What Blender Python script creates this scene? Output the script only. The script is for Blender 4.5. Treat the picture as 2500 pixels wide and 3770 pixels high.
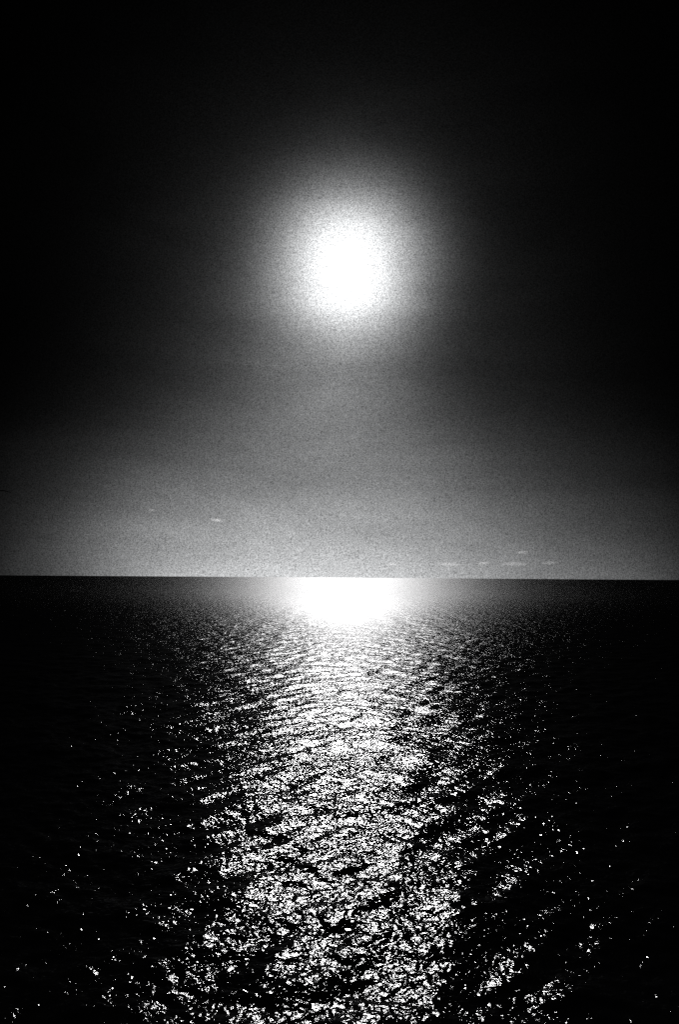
import bpy, bmesh, math, random
import numpy as np
from mathutils import Vector, Matrix, noise

for o in list(bpy.data.objects):
    bpy.data.objects.remove(o)
scene = bpy.context.scene
C = scene.collection
R = math.radians

# ------------------------------------------------------------------ camera
CAM_H = 20.0
SRC_W, SRC_H, F_PX = 2500.0, 3770.0, 2723.0
PITCH, ROLL = 5.04, 0.40           # degrees: up, horizon falling to the right
cam_d = bpy.data.cameras.new('camera')
cam_d.sensor_fit = 'VERTICAL'
cam_d.sensor_height = 36.0
cam_d.sensor_width = 24.0
cam_d.lens = 36.0 * F_PX / SRC_H
cam_d.clip_start = 0.1
cam_d.clip_end = 200000.0
cam = bpy.data.objects.new('camera', cam_d)
C.objects.link(cam)
cam.matrix_world = (Matrix.Translation((0, 0, CAM_H)) @ Matrix.Rotation(R(90 + PITCH), 4, 'X')
                    @ Matrix.Rotation(R(ROLL), 4, 'Z'))
scene.camera = cam


def ray(px, py):
    """world direction through a pixel of the photograph"""
    v = Vector(((px - SRC_W / 2) / F_PX, -(py - SRC_H / 2) / F_PX, -1.0))
    return (cam.matrix_world.to_3x3() @ v).normalized()


def at(px, py, dist):
    return cam.matrix_world.translation + ray(px, py) * dist


SUN_DIR = ray(1281, 968)
SUN_EL = math.asin(SUN_DIR.z)
SUN_AZ = math.atan2(SUN_DIR.x, SUN_DIR.y)      # from +Y towards +X

# ------------------------------------------------------------------ view
scene.view_settings.view_transform = 'Standard'
scene.view_settings.look = 'None'
scene.view_settings.exposure = 0.0
scene.view_settings.gamma = 1.0
scene.render.film_transparent = False
scene.cycles.use_denoising = False
scene.cycles.use_adaptive_sampling = False
scene.cycles.max_bounces = 4
scene.cycles.volume_bounces = 0
scene.cycles.sample_clamp_direct = 0
scene.cycles.sample_clamp_indirect = 4


# ------------------------------------------------------------------ node helper
class G:
    def __init__(s, tree):
        s.t = tree
        s.n = tree.nodes
        s.l = tree.links

    def put(s, sock, v):
        if hasattr(v, 'is_output'):
            s.l.new(v, sock)
        elif v is not None:
            sock.default_value = v

    def m(s, op, a, b=None, c=None, clamp=False):
        n = s.n.new('ShaderNodeMath')
        n.operation = op
        n.use_clamp = clamp
        for i, v in enumerate((a, b, c)):
            if v is not None:
                s.put(n.inputs[i], v)
        return n.outputs[0]

    def v(s, op, a, b=None, scale=None):
        n = s.n.new('ShaderNodeVectorMath')
        n.operation = op
        s.put(n.inputs[0], a)
        if b is not None:
            s.put(n.inputs[1], b)
        if scale is not None:
            s.put(n.inputs['Scale'], scale)
        return n.outputs['Value'] if op in ('DOT_PRODUCT', 'LENGTH') else n.outputs['Vector']

    def rng(s, v, a, b, c, d, kind='SMOOTHSTEP'):
        n = s.n.new('ShaderNodeMapRange')
        n.interpolation_type = kind
        s.put(n.inputs[0], v)
        for i, x in enumerate((a, b, c, d)):
            s.put(n.inputs[i + 1], x)
        return n.outputs[0]

    def noise(s, vec, scale, detail=0.0, rough=0.5, dist=0.0):
        n = s.n.new('ShaderNodeTexNoise')
        s.put(n.inputs['Vector'], vec)
        n.inputs['Scale'].default_value = scale
        n.inputs['Detail'].default_value = detail
        n.inputs['Roughness'].default_value = rough
        n.inputs['Distortion'].default_value = dist
        return n

    def ramp(s, fac, stops, interp='LINEAR'):
        n = s.n.new('ShaderNodeValToRGB')
        r = n.color_ramp
        r.interpolation = interp
        while len(r.elements) > 1:
            r.elements.remove(r.elements[-1])
        r.elements[0].position = stops[0][0]
        r.elements[0].color = (stops[0][1],) * 3 + (1,)
        for p, c in stops[1:]:
            e = r.elements.new(p)
            e.color = (c, c, c, 1)
        s.put(n.inputs[0], fac)
        return n.outputs['Color']

    def xyz(s, v):
        n = s.n.new('ShaderNodeSeparateXYZ')
        s.put(n.inputs[0], v)
        return n.outputs

    def comb(s, x, y, z):
        n = s.n.new('ShaderNodeCombineXYZ')
        for i, v in enumerate((x, y, z)):
            s.put(n.inputs[i], v)
        return n.outputs[0]


# ------------------------------------------------------------------ world (black and white sky)
world = bpy.data.worlds.new('World')
scene.world = world
world.use_nodes = True
g = G(world.node_tree)
for n in list(g.n):
    g.n.remove(n)
out = g.n.new('ShaderNodeOutputWorld')
bg = g.n.new('ShaderNodeBackground')
tc = g.n.new('ShaderNodeTexCoord')
D = tc.outputs['Generated']
sky = g.n.new('ShaderNodeTexSky')
sky.sky_type = 'NISHITA'
sky.sun_disc = False
sky.sun_elevation = SUN_EL
sky.sun_rotation = SUN_AZ
sky.air_density = 1.0
sky.dust_density = 3.0
bw = g.n.new('ShaderNodeRGBToBW')
g.l.new(sky.outputs[0], bw.inputs[0])
nish = g.m('MULTIPLY', bw.outputs[0], 0.05)
nish = g.m('MINIMUM', g.m('MULTIPLY', g.m('POWER', nish, 2.5), 0.0002), 0.01)

theta = g.m('DEGREES', g.m('ARCCOSINE', g.m('MINIMUM', g.v('DOT_PRODUCT', D, tuple(ray(1284, 990))), 0.999999)))
sx, sy, sz = g.xyz(D)
elev = g.m('DEGREES', g.m('ARCSINE', g.m('MAXIMUM', sz, 0.0)))
az = g.m('DEGREES', g.m('ARCTAN2', sx, sy))
# scattered light round the sun
core = g.m('MULTIPLY', g.m('EXPONENT', g.m('MULTIPLY', g.m('POWER', g.m('DIVIDE', theta, 3.6), 1.8), -1.0)), 1.6)
skirt = g.m('MULTIPLY', g.m('EXPONENT', g.m('MULTIPLY', theta, -1 / 5.0)), 0.05)
# brightness of the hazy low sky by elevation and azimuth
XS = [0, 160, 320, 480, 640, 800, 960, 1250, 1490, 1650, 1810, 2050, 2300, 2500]
ROWS = [(2125, [48, 68, 112, 150, 172, 186, 200, 218, 200, 180, 158, 124, 95, 72]),
        (1960, [38, 55, 92, 128, 146, 156, 164, 176, 158, 144, 124, 88, 60, 46]),
        (1795, [28, 38, 58, 88, 110, 120, 127, 134, 122, 108, 86, 60, 39, 28]),
        (1598, [14, 20, 30, 45, 66, 86, 104, 132, 100, 76, 54, 35, 22, 15]),
        (1400, [6, 11, 18, 27, 41, 60, 88, 138, 86, 52, 34, 22, 12, 7]),
        (1137, [2, 5, 11, 18, 27, 47, 78, 130, 66, 34, 22, 12, 6, 3]),
        (861, [0, 2, 6, 11, 18, 30, 46, 78, 36, 20, 12, 5, 2, 0]),
        (500, [0, 0, 1, 3, 6, 10, 14, 17, 11, 6, 3, 1, 0, 0]),
        (100, [0, 0, 0, 0, 0, 1, 2, 3, 2, 0, 0, 0, 0, 0])]
AZW = 60.0
azf = g.m('ADD', g.m('DIVIDE', az, 2 * AZW), 0.5, clamp=True)
els = [math.degrees(math.asin(max(0.0, ray(1250, py).z))) for py, _ in ROWS]
els[0] = 0.0
low = None
for i, (py, vals) in enumerate(ROWS):
    stops = [(0.0, 0.0)]
    for x_, v_ in zip(XS, vals):
        dr_ = ray(x_, py)
        stops.append((math.degrees(math.atan2(dr_.x, dr_.y)) / (2 * AZW) + 0.5, v_ / 255.0 * (1.02 - 0.04 * abs(x_ - 1250) / 1250)))
    stops.append((1.0, 0.0))
    e0 = els[i - 1] if i else -1.0
    e1 = els[i]
    e2 = els[i + 1] if i + 1 < len(els) else 62.0
    up_ = g.rng(elev, e0, e1, 0.0, 1.0, 'LINEAR')
    dn_ = g.rng(elev, e1, e2, 1.0, 0.0, 'LINEAR')
    term = g.m('MULTIPLY', g.ramp(azf, stops, 'B_SPLINE'), g.m('MULTIPLY', up_, dn_))
    low = term if low is None else g.m('ADD', low, term)
low = g.m('POWER', g.m('MAXIMUM', low, 0.0), 2.25)
L = g.m('ADD', g.m('ADD', core, skirt), g.m('ADD', low, nish))
# film grain put into the sky brightness as fine mottling; veil is thin haze
gr = g.m('SUBTRACT', g.noise(D, 700.0, 2.0, 0.8).outputs[0], 0.5)
veil = g.noise(g.v('MULTIPLY', D, (1.0, 1.0, 3.2)), 4.0, 4.0, 0.6, 0.6).outputs[0]
L = g.m('MULTIPLY', L, g.rng(veil, 0.25, 0.75, 0.80, 1.20, 'LINEAR'))
L = g.m('MULTIPLY', L, g.m('MAXIMUM', g.m('ADD', 1.0, g.m('MULTIPLY', gr, 3.3)), 0.0))
g.l.new(g.comb(g.m('MULTIPLY', L, 0.985), L, g.m('MULTIPLY', L, 1.01)), bg.inputs[0])
bg.inputs[1].default_value = 1.0
g.l.new(bg.outputs[0], out.inputs[0])

# ------------------------------------------------------------------ sun
sun_d = bpy.data.lights.new('sun', 'SUN')
sun_d.energy = 5.0
sun_d.angle = R(0.53)
sun_d.color = (1.0, 0.995, 0.985)
sun = bpy.data.objects.new('sun', sun_d)
C.objects.link(sun)
sun.location = (0, 0, 60)
sun.rotation_euler = SUN_DIR.to_track_quat('Z', 'Y').to_euler()


# ------------------------------------------------------------------ materials
def mat(name):
    m = bpy.data.materials.new(name)
    m.use_nodes = True
    gg = G(m.node_tree)
    for n in list(gg.n):
        gg.n.remove(n)
    return m, gg, gg.n.new('ShaderNodeOutputMaterial')


def water_material():
    m, g, out = mat('sea_water')
    geo = g.n.new('ShaderNodeNewGeometry')
    P = geo.outputs['Position']
    x, y, z = g.xyz(P)
    flat = g.comb(x, y, 0.0)
    dist = g.v('LENGTH', flat)
    rot = g.n.new('ShaderNodeVectorRotate')
    rot.rotation_type = 'Z_AXIS'
    g.put(rot.inputs['Vector'], flat)
    rot.inputs['Angle'].default_value = R(-12)
    rx, ry, rz = g.xyz(rot.outputs[0])

    def slopes(scale, stretch, detail, seed, amp, warp=0.5, rough=0.5):
        """slope of a rippled height field, by finite differences in metres"""
        e = 0.06
        base = g.comb(g.m('MULTIPLY', rx, scale * stretch), g.m('MULTIPLY', ry, scale), seed)
        h = [g.noise(base if o_ is None else g.v('ADD', base, o_), 1.0, detail, rough, warp).outputs[0]
             for o_ in (None, (e, 0, 0), (0, e, 0))]
        gx = g.m('DIVIDE', g.m('SUBTRACT', h[0], h[1]), e / stretch)
        gy = g.m('DIVIDE', g.m('SUBTRACT', h[0], h[2]), e)
        return g.v('SCALE', g.comb(gx, gy, 0.0), scale=amp)

    gust = g.rng(g.noise(g.comb(g.m('MULTIPLY', x, 0.5), y, 7.7), 0.06, 3.0, 0.6).outputs[0], 0.3, 0.7, 0.8, 1.2, 'LINEAR')
    swell = slopes(0.5, 0.9, 2.0, 3.1, g.rng(dist, 50, 260, 0.0, 0.24))
    mid = slopes(1.7, 1.05, 0.0, 11.0, 0.125, 1.2)
    small = slopes(5.4, 1.2, 2.0, 23.0, g.m('MULTIPLY', gust, 0.090), 1.2, 0.5)
    long = slopes(0.07, 0.35, 3.0, 51.0, g.rng(dist, 200, 900, 0.0, 0.10), 0.4, 0.7)
    s = g.v('ADD', g.v('ADD', swell, mid), g.v('ADD', small, long))
    s = g.v('MULTIPLY', s, (1.0, 1.0, 0.0))
    nrm = g.v('NORMALIZE', g.v('ADD', geo.outputs['Normal'], s))
    gl = g.n.new('ShaderNodeBsdfAnisotropic')
    gl.distribution = 'BECKMANN'
    g.put(gl.inputs['Roughness'], g.rng(g.m('LOGARITHM', dist, 10.0), 1.8, 3.05, 0.125, 0.48))
    gl.inputs['Color'].default_value = (0.115, 0.115, 0.1165, 1)
    g.put(gl.inputs['Normal'], nrm)
    df = g.n.new('ShaderNodeBsdfDiffuse')
    df.inputs['Color'].default_value = (0.0008, 0.0008, 0.0009, 1)
    fr = g.n.new('ShaderNodeFresnel')
    fr.inputs['IOR'].default_value = 1.333
    g.put(fr.inputs['Normal'], nrm)
    mx = g.n.new('ShaderNodeMixShader')
    g.put(mx.inputs[0], g.m('MINIMUM', fr.outputs[0], 0.27))
    g.l.new(df.outputs[0], mx.inputs[1])
    g.l.new(gl.outputs[0], mx.inputs[2])
    g.l.new(mx.outputs[0], out.inputs['Surface'])
    return m


# ------------------------------------------------------------------ the sea: real wave relief, fine rows towards the horizon
def build_sea():
    rng = np.random.default_rng(12)
    # row distances: even steps of angle below the horizon inside the picture
    dips = np.concatenate([np.linspace(78, 34, 60, endpoint=False), np.linspace(34, 0.9, 1150, endpoint=False),
                           np.geomspace(0.9, 0.028, 170)])
    d = CAM_H / np.tan(np.radians(dips))
    a_in = np.linspace(-31, 31, 760)
    a_out = np.linspace(31, 329, 150)[1:-1]
    azs = np.radians(np.concatenate([a_in, a_out]))
    nr, nc = len(d), len(azs)
    DD, AA = np.meshgrid(d, azs, indexing='ij')
    X = DD * np.sin(AA)
    Y = DD * np.cos(AA)
    dr = np.gradient(d)[:, None]
    daz = np.abs(np.concatenate([np.full(len(a_in), 62 / 759), np.full(len(a_out), 2.0)])) * math.pi / 180
    space = np.maximum(dr, DD * daz[None, :])
    Z = np.zeros_like(X)
    N = 70
    lam = np.geomspace(0.9, 16.0, N)
    for i, l in enumerate(lam):
        k = 2 * math.pi / l
        th = R(-105) + rng.normal(0, 1.25 if l < 7 else 0.8)
        slope = 0.0165 if l < 3 else (0.015 if l < 7 else 0.008)
        amp = slope / k * 1.414
        ph = rng.uniform(0, 2 * math.pi)
        w = np.clip(l / (space * 3.0) - 0.35, 0, 1)
        Z += amp * w * np.sin(k * (math.cos(th) * X + math.sin(th) * Y) + ph)
    co = np.stack([X, Y, Z], -1).reshape(-1, 3).astype(np.float32)
    i = np.arange(nr - 1)[:, None]
    j = np.arange(nc)[None, :]
    j2 = (j + 1) % nc
    quads = np.stack([i * nc + j, (i + 1) * nc + j + 0 * i, (i + 1) * nc + j2, i * nc + j2 + 0 * i], -1).reshape(-1, 4)[:, ::-1]
    # centre fan below the camera
    c_idx = len(co)
    co = np.vstack([co, [[0, 0, 0]]]).astype(np.float32)
    jj = np.arange(nc)
    tris = np.stack([np.full(nc, c_idx), (jj + 1) % nc, jj], -1)
    me = bpy.data.meshes.new('sea')
    loops = np.concatenate([quads.ravel(), tris.ravel()]).astype(np.int32)
    tot = np.concatenate([np.full(len(quads), 4), np.full(len(tris), 3)]).astype(np.int32)
    start = np.concatenate([[0], np.cumsum(tot)[:-1]]).astype(np.int32)
    me.vertices.add(len(co))
    me.vertices.foreach_set('co', co.ravel())
    me.loops.add(len(loops))
    me.loops.foreach_set('vertex_index', loops)
    me.polygons.add(len(tot))
    me.polygons.foreach_set('loop_start', start)
    me.polygons.foreach_set('use_smooth', np.ones(len(tot), dtype=bool))
    me.update(calc_edges=True)
    me.validate()
    me.materials.append(water_material())
    o = bpy.data.objects.new('sea', me)
    C.objects.link(o)
    o['kind'] = 'structure'
    # face up?
    if me.polygons[len(quads) // 2].normal.z < 0:
        me.flip_normals()
    return o


build_sea()


# ------------------------------------------------------------------ clouds: thin lit vapour near the horizon
def cloud_material(name, dens, size, seed):
    m, g, out = mat(name)
    tc = g.n.new('ShaderNodeTexCoord')
    P = tc.outputs['Object']
    q = g.v('MULTIPLY', P, (1.0 / size[0], 1.0 / size[1], 1.0 / size[2]))
    r = g.v('LENGTH', q)
    fall = g.m('SUBTRACT', 1.0, r, clamp=True)
    nz = g.noise(g.v('ADD', g.v('MULTIPLY', q, (2.2, 1.2, 0.9)), (seed, seed * 2.1, 0)), 1.0, 3.0, 0.6)
    f = g.rng(nz.outputs[0], 0.3, 0.65, 0.15, 1.0)
    dn = g.m('MULTIPLY', g.m('MULTIPLY', fall, f), dens)
    vol = g.n.new('ShaderNodeVolumePrincipled')
    vol.inputs['Color'].default_value = (0.97, 0.97, 0.98, 1)
    vol.inputs['Anisotropy'].default_value = 0.7
    g.put(vol.inputs['Density'], dn)
    g.l.new(vol.outputs[0], out.inputs['Volume'])
    return m


def cloud(px, py, wpx, hpx, tau, label, seed, tilt=0.0, dist=9000.0):
    c = at(px, py, dist)
    sc = dist / F_PX
    hpx *= 1.15
    tau *= 0.38
    size = (wpx * sc / 2, wpx * sc / 3, hpx * sc / 2)
    bm = bmesh.new()
    bmesh.ops.create_icosphere(bm, subdivisions=4, radius=1.0)
    for v in bm.verts:
        n = noise.noise(v.co * 2.2 + Vector((seed, 3.0, 1.0)))
        k = 1.0 + 0.18 * n
        v.co = Vector((v.co.x * size[0] * k, v.co.y * size[1] * k, v.co.z * size[2] * (k if v.co.z > 0 else k * 0.7)))
    me = bpy.data.meshes.new('cloud')
    bm.to_mesh(me)
    bm.free()
    for p in me.polygons:
        p.use_smooth = True
    me.materials.append(cloud_material('cloud_vapour', tau / (size[1]) * 1.6, size, seed))
    o = bpy.data.objects.new('cloud', me)
    C.objects.link(o)
    o.location = c
    o.rotation_euler = (0, R(tilt), -math.atan2(c.x, c.y))
    o['label'] = label
    o['category'] = 'cloud'
    o['group'] = 'small clouds low over the sea'
    return o


CL = [
    (797, 1915, 62, 15, .40, 'tiny bright wisp of cloud left of the sun, sloping down to the right', 1.3, 8),
    (1445, 2077, 60, 13, .28, 'faint small cloud closest to the bright glare on the horizon, leftmost of the low row', 2.9, 0),
    (1655, 2077, 110, 16, .30, 'long pale cloud just above the horizon, second from the left in the low row', 4.4, 1),
    (1783, 2074, 62, 14, .26, 'short faint cloud in the low row, between its two longest clouds', 6.2, -2),
    (1895, 2077, 110, 17, .26, 'long pale cloud above the horizon, straight below the small higher cloud on the right', 8.1, 2),
    (2025, 2073, 70, 17, .17, 'dim cloud above the dark right sea, rightmost of the low row', 9.7, 0),
    (1925, 2034, 50, 15, .26, 'small round-topped cloud floating above the low row on the right', 12.5, 0),
    (558, 1879, 50, 12, .12, 'very faint cloud streak in the grey haze, highest and farthest left', 15.5, 0),
]
for c in CL:
    cloud(*c)


# ------------------------------------------------------------------ gull gliding in at the left edge
def gull():
    dist = 23.0
    tip = at(40.5, 1813.0, dist)
    wr = ray(20, 1806)
    fwd = Vector((wr.x, wr.y, 0)).normalized()         # it flies away from the camera
    rgt = Vector((fwd.y, -fwd.x, 0))
    up = Vector((0, 0, 1))
    m, g, o_ = mat('gull_plumage')
    pb = g.n.new('ShaderNodeBsdfPrincipled')
    tc = g.n.new('ShaderNodeTexCoord')
    ox, oy, oz = g.xyz(tc.outputs['Object'])
    # grey back and wings, dark wing tips, fine feather mottling
    tipf = g.rng(g.m('ABSOLUTE', ox), 0.18, 0.32, 0.0, 1.0)
    nz = g.noise(tc.outputs['Object'], 60.0, 3.0).outputs[0]
    base = g.m('ADD', g.m('MULTIPLY', g.m('SUBTRACT', 1.0, tipf), 0.16), g.m('MULTIPLY', nz, 0.004))
    g.put(pb.inputs['Base Color'], g.comb(base, base, base))
    pb.inputs['Roughness'].default_value = 1.0
    pb.inputs['Specular IOR Level'].default_value = 0.0
    g.l.new(pb.outputs[0], o_.inputs['Surface'])

    bm = bmesh.new()

    def loft(rings, close=True):
        vs = [[bm.verts.new(p) for p in r] for r in rings]
        n = len(vs[0])
        for a, b in zip(vs, vs[1:]):
            for k in range(n):
                bm.faces.new((a[k], a[(k + 1) % n], b[(k + 1) % n], b[k]))
        bm.faces.new(list(reversed(vs[0])))
        bm.faces.new(vs[-1])

    # body: beak end at +y, tail at -y
    prof = [(-.24, .006, .05, .0), (-.20, .010, .06, .0), (-.13, .026, .036, .0), (-.06, .048, .050, -.004), (.02, .058, .062, -.006),
            (.09, .050, .054, -.002), (.14, .036, .036, .008), (.175, .034, .033, .014), (.205, .031, .030, .016), (.228, .018, .018, .014),
            (.238, .006, .006, .013)]
    rings = []
    for (yy, rz_, rx_, zc) in prof:
        rings.append([(rx_ * math.cos(t), yy, zc + rz_ * math.sin(t)) for t in [2 * math.pi * k / 20 for k in range(20)]])
    loft(rings)
    # wings: x, y of the leading edge, z, chord, thickness
    wing = [(.02, .085, .020, .17, .030), (.10, .105, .050, .165, .028), (.20, .125, .085, .155, .024), (.30, .120, .104, .145, .030), (.38, .090, .106, .130, .032),
            (.44, .060, .1045, .118, .032), (.50, .030, .098, .105, .031), (.55, .000, .087, .085, .028), (.60, -.035, .070, .060, .022),
            (.64, -.070, .056, .030, .014), (.660, -.095, .050, .010, .007)]
    for s in (-1, 1):
        rings = []
        for (xx, yy, zz, ch, tk) in wing:
            pts = []
            for k in range(16):
                t = 2 * math.pi * k / 16
                cx = (1 - math.cos(t)) / 2                       # 0 at the leading edge
                h = math.sin(t) * tk * (1.0 - 0.55 * cx) * 0.5 + 0.05 * ch * math.sin(math.pi * cx)
                pts.append((s * xx, yy - cx * ch, zz + h - 0.10 * ch * cx))
            rings.append(pts if s == 1 else list(reversed(pts)))
        loft(rings)
    bmesh.ops.recalc_face_normals(bm, faces=bm.faces)
    me = bpy.data.meshes.new('gull')
    bm.to_mesh(me)
    bm.free()
    me.materials.append(m)
    o = bpy.data.objects.new('gull', me)
    C.objects.link(o)
    rm = o.modifiers.new('one_skin', 'REMESH')
    rm.mode = 'VOXEL'
    rm.voxel_size = 0.004
    rm.use_smooth_shade = True
    M = Matrix((rgt, fwd, up)).transposed().to_4x4()
    wt = M @ Vector((.664, -.10, .054))
    M.translation = tip - wt
    o.matrix_world = M
    o['label'] = 'dark gull in flight at the left edge with only its drooping wing tip in view'
    o['category'] = 'bird'
    # beak and eyes
    dm, g2, o2 = mat('gull_beak')
    p2 = g2.n.new('ShaderNodeBsdfPrincipled')
    nn = g2.noise(g2.n.new('ShaderNodeTexCoord').outputs['Object'], 90.0)
    g2.put(p2.inputs['Base Color'], g2.ramp(nn.outputs[0], [(0.3, .18), (0.7, .26)]))
    g2.l.new(p2.outputs[0], o2.inputs['Surface'])
    b = bmesh.new()
    rings = []
    for (yy, r_, zc) in [(.228, .011, .013), (.250, .008, .012), (.268, .006, .010), (.282, .002, .005)]:
        rings.append([b.verts.new((.7 * r_ * math.cos(t), yy, zc + r_ * math.sin(t))) for t in [2 * math.pi * k / 12 for k in range(12)]])
    for a_, c_ in zip(rings, rings[1:]):
        for k in range(12):
            b.faces.new((a_[k], a_[(k + 1) % 12], c_[(k + 1) % 12], c_[k]))
    b.faces.new(rings[0]); b.faces.new(rings[-1])
    bmesh.ops.recalc_face_normals(b, faces=b.faces)
    bme = bpy.data.meshes.new('beak'); b.to_mesh(bme); b.free()
    bme.materials.append(dm)
    bo = bpy.data.objects.new('beak', bme)
    C.objects.link(bo)
    bo.parent = o


gull()
